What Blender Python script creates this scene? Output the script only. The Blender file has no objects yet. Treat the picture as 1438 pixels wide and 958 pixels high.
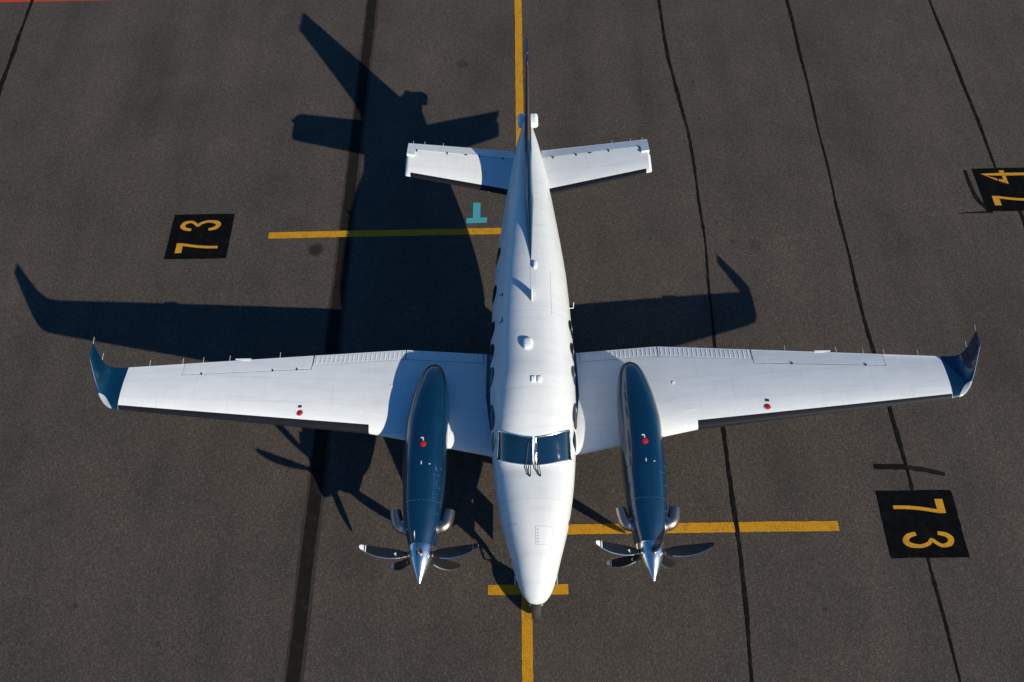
import bpy, math, random
import numpy as np
from mathutils import Vector, Matrix

random.seed(7)
sc = bpy.context.scene

# ------------------------------------------------------------------ camera
F_PX, PITCH, YAW, ROLL = 1217.586, 1.033765, 0.026279, -0.037123
CAM = (-0.15534, -3.67745, 16.27920)
cp, sp = math.cos(PITCH), math.sin(PITCH)
r = Vector((1, 0, 0)); u = Vector((0, sp, cp)); f = Vector((0, cp, -sp))
r, u = math.cos(ROLL) * r + math.sin(ROLL) * u, -math.sin(ROLL) * r + math.cos(ROLL) * u
Zr = Matrix.Rotation(YAW, 3, 'Z')
r, u, f = Zr @ r, Zr @ u, Zr @ f
cam_d = bpy.data.cameras.new('camera'); cam = bpy.data.objects.new('camera', cam_d)
sc.collection.objects.link(cam)
cam.matrix_world = Matrix(((r.x, u.x, -f.x, CAM[0]), (r.y, u.y, -f.y, CAM[1]), (r.z, u.z, -f.z, CAM[2]), (0, 0, 0, 1)))
cam_d.sensor_width = 36.0; cam_d.lens = F_PX / 1438.0 * 36.0
cam_d.clip_end = 2000.0
sc.camera = cam

# ------------------------------------------------------------------ sky, sun, exposure
SUNV = Vector((1.4616, -1.4436, 1.0)).normalized()
ELEV = math.asin(SUNV.z); AZ = math.atan2(SUNV.x, SUNV.y)
w = bpy.data.worlds.new('World'); sc.world = w; w.use_nodes = True
nt = w.node_tree; bg = nt.nodes['Background']
sky = nt.nodes.new('ShaderNodeTexSky'); sky.sky_type = 'NISHITA'; sky.sun_disc = False
sky.sun_elevation = ELEV; sky.sun_rotation = AZ
sky.air_density = 1.0; sky.dust_density = 0.1; sky.ozone_density = 6.0
hs = nt.nodes.new('ShaderNodeHueSaturation'); hs.inputs['Saturation'].default_value = 1.17
nt.links.new(sky.outputs[0], hs.inputs['Color']); nt.links.new(hs.outputs[0], bg.inputs[0]); bg.inputs[1].default_value = 0.092
sd = bpy.data.lights.new('sun', 'SUN'); sd.energy = 5.0; sd.angle = math.radians(0.5); sd.color = (1.0, 0.94, 0.79)
so = bpy.data.objects.new('sun', sd); sc.collection.objects.link(so)
so.rotation_euler = SUNV.to_track_quat('Z', 'Y').to_euler()
so.location = (20, -20, 25)
vs = sc.view_settings
vs.view_transform = 'Standard'; vs.look = 'None'; vs.exposure = 0.15; vs.gamma = 1.0
sc.cycles.max_bounces = 6

# ------------------------------------------------------------------ materials
def principled(name, col, rough=0.5, metal=0.0, coat=0.0, spec=0.5, ior=1.5):
    m = bpy.data.materials.new(name); m.use_nodes = True
    b = m.node_tree.nodes['Principled BSDF']
    b.inputs['Base Color'].default_value = (*col, 1); b.inputs['Roughness'].default_value = rough
    b.inputs['Metallic'].default_value = metal; b.inputs['IOR'].default_value = ior
    b.inputs['Coat Weight'].default_value = coat; b.inputs['Coat Roughness'].default_value = 0.04
    b.inputs['Specular IOR Level'].default_value = spec
    return m

class NT:
    def __init__(s, m):
        s.t = m.node_tree; s.b = s.t.nodes['Principled BSDF']
        s.co = s.t.nodes.new('ShaderNodeTexCoord').outputs['Object']
    def n(s, typ, **kw):
        x = s.t.nodes.new(typ)
        for k, v in kw.items():
            if k in x.inputs.keys(): x.inputs[k].default_value = v
            else: setattr(x, k, v)
        return x
    def l(s, a, b): s.t.links.new(a, b)
    def noise(s, scale, detail=3, rough=.55, stretch=None, dist=0.0):
        x = s.n('ShaderNodeTexNoise', Scale=scale, Detail=detail, Roughness=rough, Distortion=dist)
        if stretch:
            mp = s.n('ShaderNodeMapping'); mp.inputs['Scale'].default_value = stretch
            s.l(s.co, mp.inputs['Vector']); s.l(mp.outputs[0], x.inputs['Vector'])
        else: s.l(s.co, x.inputs['Vector'])
        return x.outputs['Fac']
    def ramp(s, fac, stops):
        x = s.n('ShaderNodeValToRGB'); e = x.color_ramp.elements
        while len(e) < len(stops): e.new(0.5)
        for i, (p, c) in enumerate(stops):
            e[i].position = p; e[i].color = (*c, 1) if len(c) == 3 else c
        s.l(fac, x.inputs['Fac']); return x.outputs['Color']
    def mix(s, fac, a, b, mode='MIX'):
        x = s.n('ShaderNodeMix', data_type='RGBA', blend_type=mode)
        for sock, v in ((x.inputs[0], fac), (x.inputs[6], a), (x.inputs[7], b)):
            if isinstance(v, (int, float)): sock.default_value = v
            elif isinstance(v, tuple): sock.default_value = (*v, 1)
            else: s.l(v, sock)
        return x.outputs[2]
    def math(s, op, a, b=0.0, c=0.0):
        x = s.n('ShaderNodeMath', operation=op)
        for i, v in enumerate((a, b, c)):
            if isinstance(v, (int, float)): x.inputs[i].default_value = v
            else: s.l(v, x.inputs[i])
        return x.outputs[0]
    def bump(s, h, strength, dist):
        x = s.n('ShaderNodeBump', Strength=strength, Distance=dist); s.l(h, x.inputs['Height'])
        s.l(x.outputs[0], s.b.inputs['Normal'])

def paint_white(name, base, rough, seams=None, wave=0.0):
    m = principled(name, base, rough, spec=0.5); N = NT(m)
    g = N.noise(1.7, 5, .6); g2 = N.noise(9, 4, .6, (1, .25, 1))
    c = N.mix(N.math('MULTIPLY', g, .16), base, tuple(x * .72 for x in base))
    c = N.mix(N.math('MULTIPLY', N.math('POWER', g2, 3.0), .35), c, tuple(x * .62 for x in base))
    st_ = N.noise(2.6, 4, .65, (.35, 2.4, 1)); c = N.mix(N.ramp(st_, [(.50, (0, 0, 0)), (.80, (.5, .5, .5))]), c, (base[0] * .70, base[1] * .73, base[2] * .76))  # stretched bluish streaks: grime plus wavy reflections put into the colour
    if seams:
        bt = N.n('ShaderNodeTexBrick', Scale=1.0)
        bt.inputs['Brick Width'].default_value = seams[0]; bt.inputs['Row Height'].default_value = seams[1]
        bt.inputs['Mortar Size'].default_value = 0.0035; bt.inputs['Mortar Smooth'].default_value = 0.2
        N.l(N.co, bt.inputs['Vector'])
        c = N.mix(N.math('MULTIPLY', bt.outputs['Fac'], .32), c, tuple(x * .35 for x in base))
    N.l(c, N.b.inputs['Base Color'])
    N.l(N.ramp(N.noise(3.1, 3), [(.3, (rough * .75,) * 3), (.75, (min(1, rough * 1.4),) * 3)]), N.b.inputs['Roughness'])
    if wave: N.bump(N.noise(3.0, 2, .5), wave, .01)
    return m

M = {}
M['white'] = paint_white('white_paint', (.70, .70, .69), .30, None, .25)
M['wingwhite'] = paint_white('wing_white_paint', (.80, .80, .79), .36, (1.27, .53), .45)
M['trimwhite'] = principled('trim_white_paint', (.78, .78, .77), .35)
def blue():
    m = principled('blue_paint', (.002, .028, .075), .35, .2, 1.0); N = NT(m)
    c = N.mix(N.noise(5, 4), (.0005, .025, .062), (.001, .035, .084)); N.l(c, N.b.inputs['Base Color'])
    N.bump(N.noise(6.0, 2), .05, .01)
    return m
M['blue'] = blue()
M['navy'] = principled('navy_paint', (.003, .016, .045), .3, 0, .6)
M['rubber'] = principled('black_rubber_boot', (.018, .018, .020), .5, spec=.25)
N = NT(M['rubber']); N.l(N.mix(N.noise(14, 4), (.004, .005, .008), (.012, .012, .015)), N.b.inputs['Base Color'])
M['finboot'] = principled('weathered_rubber_boot', (.045, .036, .030), .4)
M['chrome'] = principled('polished_metal', (.88, .89, .90), .18, 1.0)
N = NT(M['chrome']); N.l(N.ramp(N.noise(4, 2), [(.3, (.20,) * 3), (.8, (.34,) * 3)]), N.b.inputs['Roughness'])
M['exhaust'] = principled('heat_stained_steel', (.42, .36, .33), .36, 1.0)
N = NT(M['exhaust']); N.l(N.mix(N.noise(7, 4), (.62, .52, .46), (.34, .26, .22)), N.b.inputs['Base Color'])
M['dark'] = principled('opening_black', (.01, .01, .01), .7)  # near-black for the exhaust bores and the plug in the intake throat
M['blade'] = principled('black_blade', (.012, .013, .014), .30)
M['tipwhite'] = principled('white_tip_paint', (.78, .78, .77), .35)
M['nickel'] = principled('nickel_edge', (.70, .70, .70), .28, 1.0)
M['glass'] = principled('sky_reflection_glass', (.003, .016, .030), .042, 0, 0, .5, 2.2)  # dark blue base colour stands in for part of the reflected sky
M['sideglass'] = principled('smoked_glass', (.012, .014, .015), .08, 0, 0, .5, 1.5)
M['lens'] = principled('clear_lens', (.55, .56, .56), .08, .3, 1.0)
M['red'] = principled('red_paint', (.55, .012, .012), .35)
M['darkred'] = principled('dark_red_paint', (.10, .008, .012), .5)
M['tyre'] = principled('tyre_rubber', (.022, .021, .021), .75)
M['steel'] = principled('gear_steel', (.55, .56, .57), .35, .8)
M['gunmetal'] = principled('gunmetal', (.06, .06, .06), .4, .6)
M['seam'] = principled('seam_grey', (.30, .31, .32), .6)
M['rivet'] = principled('rivet_blue', (.09, .20, .33), .35, .3)
M['teal'] = principled('teal_paint', (.05, .30, .35), .7)

def asphalt():
    m = principled('asphalt', (.07, .065, .06), .9, spec=.25); N = NT(m)
    fine = N.noise(40, 3, .75); mid = N.noise(17, 4, .7); big = N.noise(.55, 5, .6); lane = N.noise(.9, 3, .5, (1.0, .12, 1))
    vo = N.n('ShaderNodeTexVoronoi', Scale=48.0); N.l(N.co, vo.inputs['Vector'])
    c = N.ramp(fine, [(.28, (.026, .0205, .0165)), (.50, (.074, .060, .0485)), (.74, (.150, .121, .098))])
    c = N.mix(N.math('MULTIPLY', vo.outputs['Distance'], .55), c, (.036, .031, .026))
    c = N.mix(.55, c, N.ramp(vo.outputs['Color'], [(.1, (.030, .024, .019)), (.6, (.074, .060, .0485)), (.95, (.158, .129, .105))]))
    c = N.mix(N.math('MULTIPLY', N.math('SUBTRACT', N.noise(130, 1), .62), 1.6), c, (.22, .19, .155))
    c = N.mix(1.0, c, N.ramp(mid, [(.3, (.84, .84, .85)), (.7, (1.08, 1.08, 1.08))]), 'MULTIPLY')
    c = N.mix(1.0, c, N.ramp(big, [(.3, (.80, .81, .83)), (.7, (1.10, 1.07, 1.05))]), 'MULTIPLY')
    c = N.mix(1.0, c, N.ramp(lane, [(.35, (.88, .88, .89)), (.65, (1.09, 1.085, 1.08))]), 'MULTIPLY')
    # oil stains with a place of their own
    sep = N.n('ShaderNodeSeparateXYZ'); N.l(N.co, sep.inputs[0])
    wob = N.math('MULTIPLY', N.math('SUBTRACT', N.noise(6, 3), .5), .5)
    for x, y, rad, k in ((-5.0, 8.58, .20, .93), (-1.69, 14.74, .18, .5), (-3.3, 1.2, .5, .16), (1.6, -.4, .6, .14), (-10.6, 3.4, .8, .14), (9.6, 5.4, .9, .14), (-9.5, 13.2, .9, .14), (.95, 11.9, .5, .16), (6.2, 13.4, .5, .14), (9.1, 14.6, .07, .45), (-12.0, 11.0, .06, .5), (-6.9, -.3, .06, .5), (5.3, .2, .07, .45), (2.7, 2.9, .05, .4), (5.25, 8.5, .18, .3), (4.75, 8.62, .07, .45), (4.45, 9.2, .05, .5),
                         (5.5, 10.4, .05, .4), (4.4, 13.9, .06, .4), (-5.6, 9.35, .3, .2), (2.6, 8.1, .10, .25), (-8.6, .4, .05, .6)):
        d = N.math('SQRT', N.math('ADD', N.math('POWER', N.math('SUBTRACT', sep.outputs[0], x), 2.0), N.math('POWER', N.math('SUBTRACT', sep.outputs[1], y), 2.0)))
        d = N.math('ADD', N.math('DIVIDE', d, rad), wob)
        x_ = N.n('ShaderNodeMapRange', interpolation_type='SMOOTHSTEP'); N.l(d, x_.inputs[0])
        for i, v in ((1, .45), (2, 1.25), (3, k), (4, 0.0)): x_.inputs[i].default_value = v
        c = N.mix(x_.outputs[0], c, (.012, .012, .012))
    N.l(c, N.b.inputs['Base Color'])
    N.bump(N.math('ADD', fine, vo.outputs['Distance']), .35, .006)
    return m
M['asphalt'] = asphalt()

def ground_paint(name, col, wear, dark, sp_=.12):
    m = principled(name, col, .9, spec=sp_); N = NT(m)
    a = N.noise(45, 3, .7); b_ = N.noise(5, 4, .6)
    c = N.mix(N.ramp(a, [(.42, (0, 0, 0)), (.78, (1, 1, 1))]), col, tuple(x * .55 for x in col))
    c = N.mix(N.math('MULTIPLY', N.ramp(N.math('ADD', N.math('MULTIPLY', a, .6), N.math('MULTIPLY', b_, .5)), [(.56, (0, 0, 0)), (.72, (1, 1, 1))]), wear), c, dark)
    N.l(c, N.b.inputs['Base Color']); N.bump(a, .4, .004)
    return m
M['yellow'] = ground_paint('yellow_paint', (.58, .27, .012), .8, (.13, .085, .035))
M['digit'] = ground_paint('number_yellow_paint', (.62, .29, .018), .6, (.16, .09, .03))
M['blackpaint'] = ground_paint('black_marking_paint', (.0045, .0055, .006), .55, (.020, .018, .016), .01)
M['oldline'] = ground_paint('blacked_out_line_paint', (.014, .0125, .011), .8, (.032, .027, .023), .05)
M['oldedge'] = ground_paint('faded_line_edge_paint', (.044, .037, .031), .9, (.064, .053, .044), .05)
M['tar'] = ground_paint('tar_sealant', (.009, .0085, .008), .75, (.040, .034, .029), .03)
M['redline'] = ground_paint('red_line_paint', (.50, .055, .02), .3, (.12, .06, .04))

# ------------------------------------------------------------------ mesh helpers
def obj(name, verts, faces, mat, parent=None, smooth=True, angle=35, loc=None):
    me = bpy.data.meshes.new(name); me.from_pydata([tuple(map(float, v)) for v in verts], [], faces)
    mats = mat if isinstance(mat, (list, tuple)) else [mat]
    for k in mats: me.materials.append(M[k])
    import bmesh
    bm = bmesh.new(); bm.from_mesh(me); bmesh.ops.recalc_face_normals(bm, faces=bm.faces); bm.to_mesh(me); bm.free()
    if smooth:
        me.shade_smooth()
        me.set_sharp_from_angle(angle=math.radians(angle))
    o = bpy.data.objects.new(name, me); sc.collection.objects.link(o)
    if parent: o.parent = parent
    if loc: o.location = loc
    return o

class MB:
    """collects geometry for ONE mesh"""
    def __init__(s): s.v = []; s.f = []
    def add(s, v, f):
        k = len(s.v); s.v += [tuple(p) for p in v]; s.f += [tuple(i + k for i in q) for q in f]; return s
    def rings(s, rings, closed=True, cap=(True, True), flip=False):
        n = len(rings[0]); v = [p for q in rings for p in q]; f = []
        for i in range(len(rings) - 1):
            for j in range(n if closed else n - 1):
                a = i * n + j; b = i * n + (j + 1) % n
                f.append((a, b, b + n, a + n))
        if closed and cap[0]: f.append(tuple(range(n - 1, -1, -1)))
        if closed and cap[1]: f.append(tuple(range((len(rings) - 1) * n, len(rings) * n)))
        return s.add(v, f)
    def tube(s, pts, rad, n=10, cap=(True, True)):
        pts = [Vector(p) for p in pts]; rr = rad if isinstance(rad, (list, tuple)) else [rad] * len(pts)
        rings = []; prev = None
        for i, p in enumerate(pts):
            d = (pts[min(i + 1, len(pts) - 1)] - pts[max(i - 1, 0)]).normalized()
            if prev is None:
                a = Vector((0, 0, 1)) if abs(d.z) < .9 else Vector((1, 0, 0))
                x = d.cross(a).normalized()
            else: x = (prev - d * prev.dot(d)).normalized()
            prev = x; y = d.cross(x)
            rings.append([p + (x * math.cos(t) + y * math.sin(t)) * rr[i] for t in [2 * math.pi * k / n for k in range(n)]])
        return s.rings(rings, True, cap)
    def box(s, c, d, bev=0.0, rot=None):
        cx, cy, cz = c; hx, hy, hz = d[0] / 2, d[1] / 2, d[2] / 2
        if bev <= 0:
            v = [(x, y, z) for x in (-hx, hx) for y in (-hy, hy) for z in (-hz, hz)]
            fc = [(0, 1, 3, 2), (4, 6, 7, 5), (0, 4, 5, 1), (2, 3, 7, 6), (0, 2, 6, 4), (1, 5, 7, 3)]
        else:
            b = min(bev, hx * .98, hy * .98, hz * .98); v = []; rings = []
            def ring(ix, iy, z):
                o = []
                for sx, sy, a0 in ((1, 1, 0), (-1, 1, 90), (-1, -1, 180), (1, -1, 270)):
                    for k in range(4):
                        a = math.radians(a0 + k * 30)
                        o.append((sx * (hx - b) + math.cos(a) * (b - ix), sy * (hy - b) + math.sin(a) * (b - ix), z))
                return o
            rings = [ring(b * .999, 0, -hz), ring(b * .3, 0, -hz + b * .3), ring(0, 0, -hz + b), ring(0, 0, hz - b), ring(b * .3, 0, hz - b * .3), ring(b * .999, 0, hz)]
            m = MB().rings(rings); v, fc = m.v, m.f
        v = [Vector(p) for p in v]
        if rot is not None: v = [rot @ p for p in v]
        return s.add([(p.x + cx, p.y + cy, p.z + cz) for p in v], fc)
    def build(s, name, mat, parent=None, **k): return obj(name, s.v, s.f, mat, parent, **k)

def pchip(xs, ys):
    xs = np.array(xs, float); ys = np.array(ys, float); h = np.diff(xs); d = np.diff(ys) / h; m = np.zeros(len(xs))
    m[0], m[-1] = d[0], d[-1]
    for i in range(1, len(xs) - 1):
        if d[i - 1] * d[i] > 0:
            w1, w2 = 2 * h[i] + h[i - 1], h[i] + 2 * h[i - 1]; m[i] = (w1 + w2) / (w1 / d[i - 1] + w2 / d[i])
    def g(x):
        x = min(max(x, xs[0]), xs[-1]); i = min(max(int(np.searchsorted(xs, x)) - 1, 0), len(xs) - 2); t = (x - xs[i]) / h[i]
        return float((2 * t**3 - 3 * t**2 + 1) * ys[i] + (t**3 - 2 * t**2 + t) * h[i] * m[i] + (-2 * t**3 + 3 * t**2) * ys[i + 1] + (t**3 - t**2) * h[i] * m[i + 1])
    return g
def lin(xs, ys): return lambda x: float(np.interp(x, xs, ys))

def tag(o, label=None, cat=None, group=None, kind=None):
    for k, v in (('label', label), ('category', cat), ('group', group), ('kind', kind)):
        if v: o[k] = v
    return o

# ------------------------------------------------------------------ ground
S = 400
apron = obj('apron', [(-S, -S, 0), (S, -S, 0), (S, S, 0), (-S, S, 0)], [(0, 1, 2, 3)], 'asphalt', smooth=False); tag(apron, kind='structure')

def strip(name, pts, width, z, mat, jitter=0.0, taper=False, parent=None, rag=.22):
    """flat strip along a polyline on the ground, resampled with slightly uneven edges"""
    P = [Vector((p[0], p[1])) for p in pts]; Q = []
    for a, b in zip(P[:-1], P[1:]):
        n = max(1, int((b - a).length / .09)) if jitter else max(1, int((b - a).length / 1.5))
        Q += [a.lerp(b, k / n) for k in range(n)]
    Q.append(P[-1])
    if jitter:
        for _ in range(6): Q = [Q[0]] + [(Q[i - 1] + Q[i] * 2 + Q[i + 1]) / 4 for i in range(1, len(Q) - 1)] + [Q[-1]]
    v = []; ph = random.random() * 9
    for i, p in enumerate(Q):
        d = (Q[min(i + 1, len(Q) - 1)] - Q[max(i - 1, 0)]).normalized(); nrm = Vector((-d.y, d.x))
        k = i / max(1, len(Q) - 1); ww = width / 2 * ((1 - .75 * k) if taper else 1)
        if jitter and rag > .1: ww *= 1 + .28 * math.sin(i * .047 + ph * 3) + .16 * math.sin(i * .31 + ph) + (.35 if random.random() < .02 else 0)
        o = jitter * 1.1 * (math.sin(i * .21 + ph) + .7 * math.sin(i * .083 + ph * 2)) if jitter else 0
        w1 = ww * (1 + (random.uniform(-1, 1) * rag if jitter else 0)); w2 = ww * (1 + (random.uniform(-1, 1) * rag if jitter else 0))
        a = p + nrm * (w1 + o); b = p - nrm * (w2 - o)
        v += [(a.x, a.y, z), (b.x, b.y, z)]
    fc = [(2 * i, 2 * i + 1, 2 * i + 3, 2 * i + 2) for i in range(len(Q) - 1)]
    return obj(name, v, fc, mat, parent, smooth=False)

tag(strip('blacked_out_line', [(-4.335, 40), (-4.335, -12)], .37, .002, 'oldedge', .004, rag=.05), kind='structure')
tag(strip('blacked_out_line', [(-4.345, 40), (-4.345, -12)], .25, .004, 'oldline', .004, rag=.07), kind='structure')
tag(strip('yellow_centre_line', [(-.185, 45), (-.165, -15)], .20, .006, 'yellow', .0015, rag=.045), kind='structure')
tag(strip('yellow_cross_line', [(-6.17, 9.02), (-.285, 9.045)], .185, .006, 'yellow', .0015, rag=.045), kind='structure')
tag(strip('yellow_cross_line', [(-.067, 1.755), (5.85, 1.765)], .20, .006, 'yellow', .0015, rag=.045), kind='structure')
tag(strip('yellow_stop_bar', [(-.89, .605), (-.272, .606)], .19, .006, 'yellow', .0015, rag=.045), kind='structure')
tag(strip('yellow_stop_bar', [(-.066, .606), (.61, .608)], .19, .006, 'yellow', .0015, rag=.045), kind='structure')
tag(strip('yellow_cross_line', [(-.98, 10.30), (-.285, 10.30)], .13, .006, 'yellow'), kind='structure')
tag(strip('red_boundary_line', [(-60, 17.80), (60, 17.80)], .26, .006, 'redline'), kind='structure')
# tar-filled joints between the paving lanes
tag(strip('tar_joint', [(-14.5, 40), (-14.25, 17.7), (-14.1, 14.1), (-13.9, 9), (-13.95, -8)], .10, .009, 'tar', .004), kind='structure')
tag(strip('tar_joint', [(3.80, 40), (3.82, 17.2), (3.86, 14.6), (4.02, 13.0), (4.10, 12.2), (4.13, 10.5), (4.11, 8.6), (4.02, 6.8), (3.98, 5.9), (3.90, 3.25), (3.91, 1.5), (3.79, -1.05), (3.75, -10)], .062, .009, 'tar', .008), kind='structure')
tag(strip('tar_joint', [(7.45, 40), (7.42, 17.1), (7.42, 14.2), (7.36, 9.6), (7.35, 6.0), (7.42, 3.7), (7.43, 2.4), (7.41, 1.0), (7.43, -1.1), (7.4, -10)], .058, .009, 'tar', .008), kind='structure')
tag(strip('tar_joint', [(11.4, 40), (11.4, 17.0), (11.45, 13.9), (11.45, 10.7)], .056, .009, 'tar', .008), kind='structure')
tag(strip('tar_joint', [(11.62, 9.45), (11.66, 9.2), (11.6, 8.8), (11.55, 7.5), (11.5, -10)], .056, .009, 'tar', .008), kind='structure')
tag(strip('tar_joint', [(10.68, 10.68), (10.68, 10.3), (10.70, 9.9), (10.76, 9.6), (10.92, 9.40)], .07, .0095, 'tar', .004), kind='structure')
tag(strip('tar_crack', [(10.98, 9.36), (10.6, 9.36), (10.17, 9.335)], .075, .0105, 'tar', .004, True), kind='structure')
tag(strip('tar_crack', [(6.80, 2.965), (7.2, 2.955), (7.42, 2.945)], .075, .0098, 'tar', .003), kind='structure')
tag(strip('tar_crack', [(7.40, 2.945), (7.8, 2.88), (8.15, 2.785)], .065, .0106, 'oldline', .003), kind='structure')

# stand number plates, painted on the asphalt ------------------------------------------------
def stroke(path, z):
    """path: (u, v, width) -> flat ribbon"""
    v = []
    for i, (a, b, wd) in enumerate(path):
        p0 = path[max(i - 1, 0)]; p1 = path[min(i + 1, len(path) - 1)]
        d = Vector((p1[0] - p0[0], p1[1] - p0[1])).normalized(); n = Vector((-d.y, d.x))
        v += [(a + n.x * wd / 2, b + n.y * wd / 2, z), (a - n.x * wd / 2, b - n.y * wd / 2, z)]
    return v, [(2 * i, 2 * i + 1, 2 * i + 3, 2 * i + 2) for i in range(len(path) - 1)]
PW, PH = 1.46, 1.33   # plate: u (digit height) x v (reading direction)
def smoothpath(p, k=5):
    t = list(range(len(p))); gs = [pchip(t, [q[i] for q in p]) for i in range(3)]
    return [tuple(g(j / k) for g in gs) for j in range((len(p) - 1) * k + 1)]
def glyph(ch):
    m = MB(); z = .003
    if ch == '7':
        m.add([(.15 * PW, .13 * PH, z), (.255 * PW, .13 * PH, z), (.255 * PW, .285 * PH, z), (.255 * PW, .345 * PH, z), (.15 * PW, .345 * PH, z)], [(0, 1, 2, 3, 4)])
        m.add(*stroke(smoothpath([(.257 * PW, .314 * PH, .072), (.40 * PW, .285 * PH, .072), (.55 * PW, .262 * PH, .072), (.70 * PW, .25 * PH, .072), (.825 * PW, .248 * PH, .072)], 3), z))
    elif ch == '3':
        px = [(578, 403, 55, ), (475, 383, 75), (430, 335, 100), (480, 282, 80), (580, 262, 52), (650, 290, 52), (702, 328, 52), (760, 290, 52), (900, 258, 52), (1020, 272, 80), (1068, 315, 105), (1010, 370, 80), (885, 400, 55)]
        pts = []
        for x, y, wd in px:
            left = 290 - (y - 130) * (185 / 760)
            pts.append(((x - left) / 1075 * PW, (890 - y) / 760 * PH, .070 + (wd - 52) / 53 * .048))
        m.add(*stroke(smoothpath(pts, 6), z))
    elif ch == '4':
        m.add([(.10 * PW, .875 * PH, z), (.50 * PW, .885 * PH, z), (.50 * PW, .82 * PH, z), (.17 * PW, .83 * PH, z), (.34 * PW, .75 * PH, z), (.34 * PW, .70 * PH, z)], [(0, 1, 2, 3), (0, 3, 4, 5)])
        m.add([(.36 * PW, .69 * PH, z), (.50 * PW, .62 * PH, z), (.50 * PW, .815 * PH, z), (.44 * PW, .815 * PH, z), (.44 * PW, .73 * PH, z), (.36 * PW, .74 * PH, z)], [(0, 1, 2, 3, 4, 5)])
        m.add([(.505 * PW, .885 * PH, z), (.82 * PW, .885 * PH, z), (.82 * PW, .82 * PH, z), (.505 * PW, .82 * PH, z)], [(0, 1, 2, 3)])
        m.add([(.42 * PW, .89 * PH, z), (.50 * PW, .89 * PH, z), (.50 * PW, .945 * PH, z), (.42 * PW, .945 * PH, z)], [(0, 1, 2, 3)])
    return m
def plate(digits, x, y, rot, label, z):
    n = 8; v = []; fc = []
    edge = []
    for a, b in (((0, 0), (PW, 0)), ((PW, 0), (PW, PH)), ((PW, PH), (0, PH)), ((0, PH), (0, 0))):
        for k in range(10): edge.append((a[0] + (b[0] - a[0]) * k / 10 + random.uniform(-.006, .006), a[1] + (b[1] - a[1]) * k / 10 + random.uniform(-.006, .006), 0))
    o = obj('stand_number', edge, [tuple(range(len(edge)))], 'blackpaint', smooth=False)
    o.location = (x, y, z); o.rotation_euler = (0, 0, rot)
    tag(o, label, 'ground marking', 'stand numbers painted on the apron')
    for ch in digits: glyph(ch).build('digit', 'digit', o, smooth=False)
    return o
plate('73', -8.53, 8.365, 0, 'yellow 73 on a black painted square near the shadow of the tail', .006)
plate('73', 8.18, 2.45, math.pi, 'yellow 73 on a black painted square interrupting a black tar joint', .013)
plate('74', 10.87, 9.385, 0, 'yellow 74 on a black painted square edged by a curved tar seam', .013)
t = obj('painted_mark', [(-1.33, 9.91, .012), (-1.15, 9.91, .012), (-1.145, 9.45, .012), (-.985, 9.45, .012), (-.985, 9.29, .012), (-1.48, 9.28, .012), (-1.48, 9.44, .012), (-1.33, 9.445, .012)],
        [(0, 1, 2, 7), (2, 3, 4, 5, 6, 7)], 'teal', smooth=False)
tag(t, 'small teal upside-down T painted on asphalt beside the tail', 'ground marking')

# ================================================================== AIRPLANE
plane = bpy.data.objects.new('airplane', None); sc.collection.objects.link(plane)
plane.rotation_euler = (0, .0027, .0012)
tag(plane, 'white twin propeller airplane with blue engine nacelles and winglets parked on the apron', 'airplane')

# ------------------------------------------------------------------ fuselage
f_top = pchip([0, .02, .08, .17, .40, .72, 1.36, 2.0, 2.14, 2.21, 2.41, 2.61, 2.76, 3.0, 3.35, 3.8, 5.5, 6.2, 6.8, 7.4, 8.6, 9.85, 10.3, 10.5],
              [1.37, 1.445, 1.515, 1.58, 1.70, 1.84, 2.03, 2.125, 2.14, 2.16, 2.295, 2.435, 2.515, 2.62, 2.72, 2.78, 2.78, 2.755, 2.71, 2.645, 2.44, 2.22, 2.13, 2.09])
f_bot = pchip([0, .02, .08, .17, .40, .72, 1.36, 2.0, 3.0, 5.6, 6.4, 7.4, 8.6, 9.85, 10.5], [1.35, 1.28, 1.22, 1.15, 1.06, .99, .93, .90, .88, .88, .96, 1.15, 1.48, 1.80, 1.93])
f_hw = pchip([0, .02, .08, .17, .40, .72, 1.36, 2.0, 2.4, 2.8, 3.6, 4.6, 5.6, 6.3, 6.8, 7.4, 8.6, 9.85, 10.28, 10.5], [.012, .105, .18, .245, .335, .425, .595, .705, .745, .775, .795, .795, .765, .725, .675, .605, .445, .235, .14, .09])
f_zm = pchip([0, .4, 1.36, 2.3, 3.5, 5.6, 7.4, 8.6, 9.85, 10.5], [1.36, 1.36, 1.42, 1.55, 1.75, 1.75, 1.83, 1.93, 2.02, 2.02])
f_n = lin([0, .8, 2.2, 3.4, 6.0, 8.5, 10.5], [2.0, 2.3, 2.75, 2.45, 2.3, 2.15, 2.0])
def sec(y, phi):
    c, s_ = math.cos(phi), math.sin(phi); n = f_n(y); zm = f_zm(y)
    h = (f_top(y) - zm) if s_ >= 0 else (zm - f_bot(y))
    return (f_hw(y) * math.copysign(abs(c) ** (2 / n), c), y, zm + h * math.copysign(abs(s_) ** (2 / n), s_))
def zup(x, y):
    n = f_n(y); k = min(abs(x) / f_hw(y), .999); return f_zm(y) + (f_top(y) - f_zm(y)) * (1 - k ** n) ** (1 / n)
def xside(y, z):
    n = f_n(y); zm = f_zm(y); h = (f_top(y) - zm) if z >= zm else (zm - f_bot(y)); k = min(abs(z - zm) / h, .999)
    return f_hw(y) * (1 - k ** n) ** (1 / n)
def nrm_top(x, y):
    e = .01; a = Vector((0, 2 * e, zup(x, y + e) - zup(x, y - e))); b = Vector((2 * e, 0, zup(x + e, y) - zup(x - e, y)))
    return b.cross(a).normalized()
def on_top(x, y, off=0.0):
    n = nrm_top(x, y); return Vector((x, y, zup(x, y))) + n * off
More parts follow.
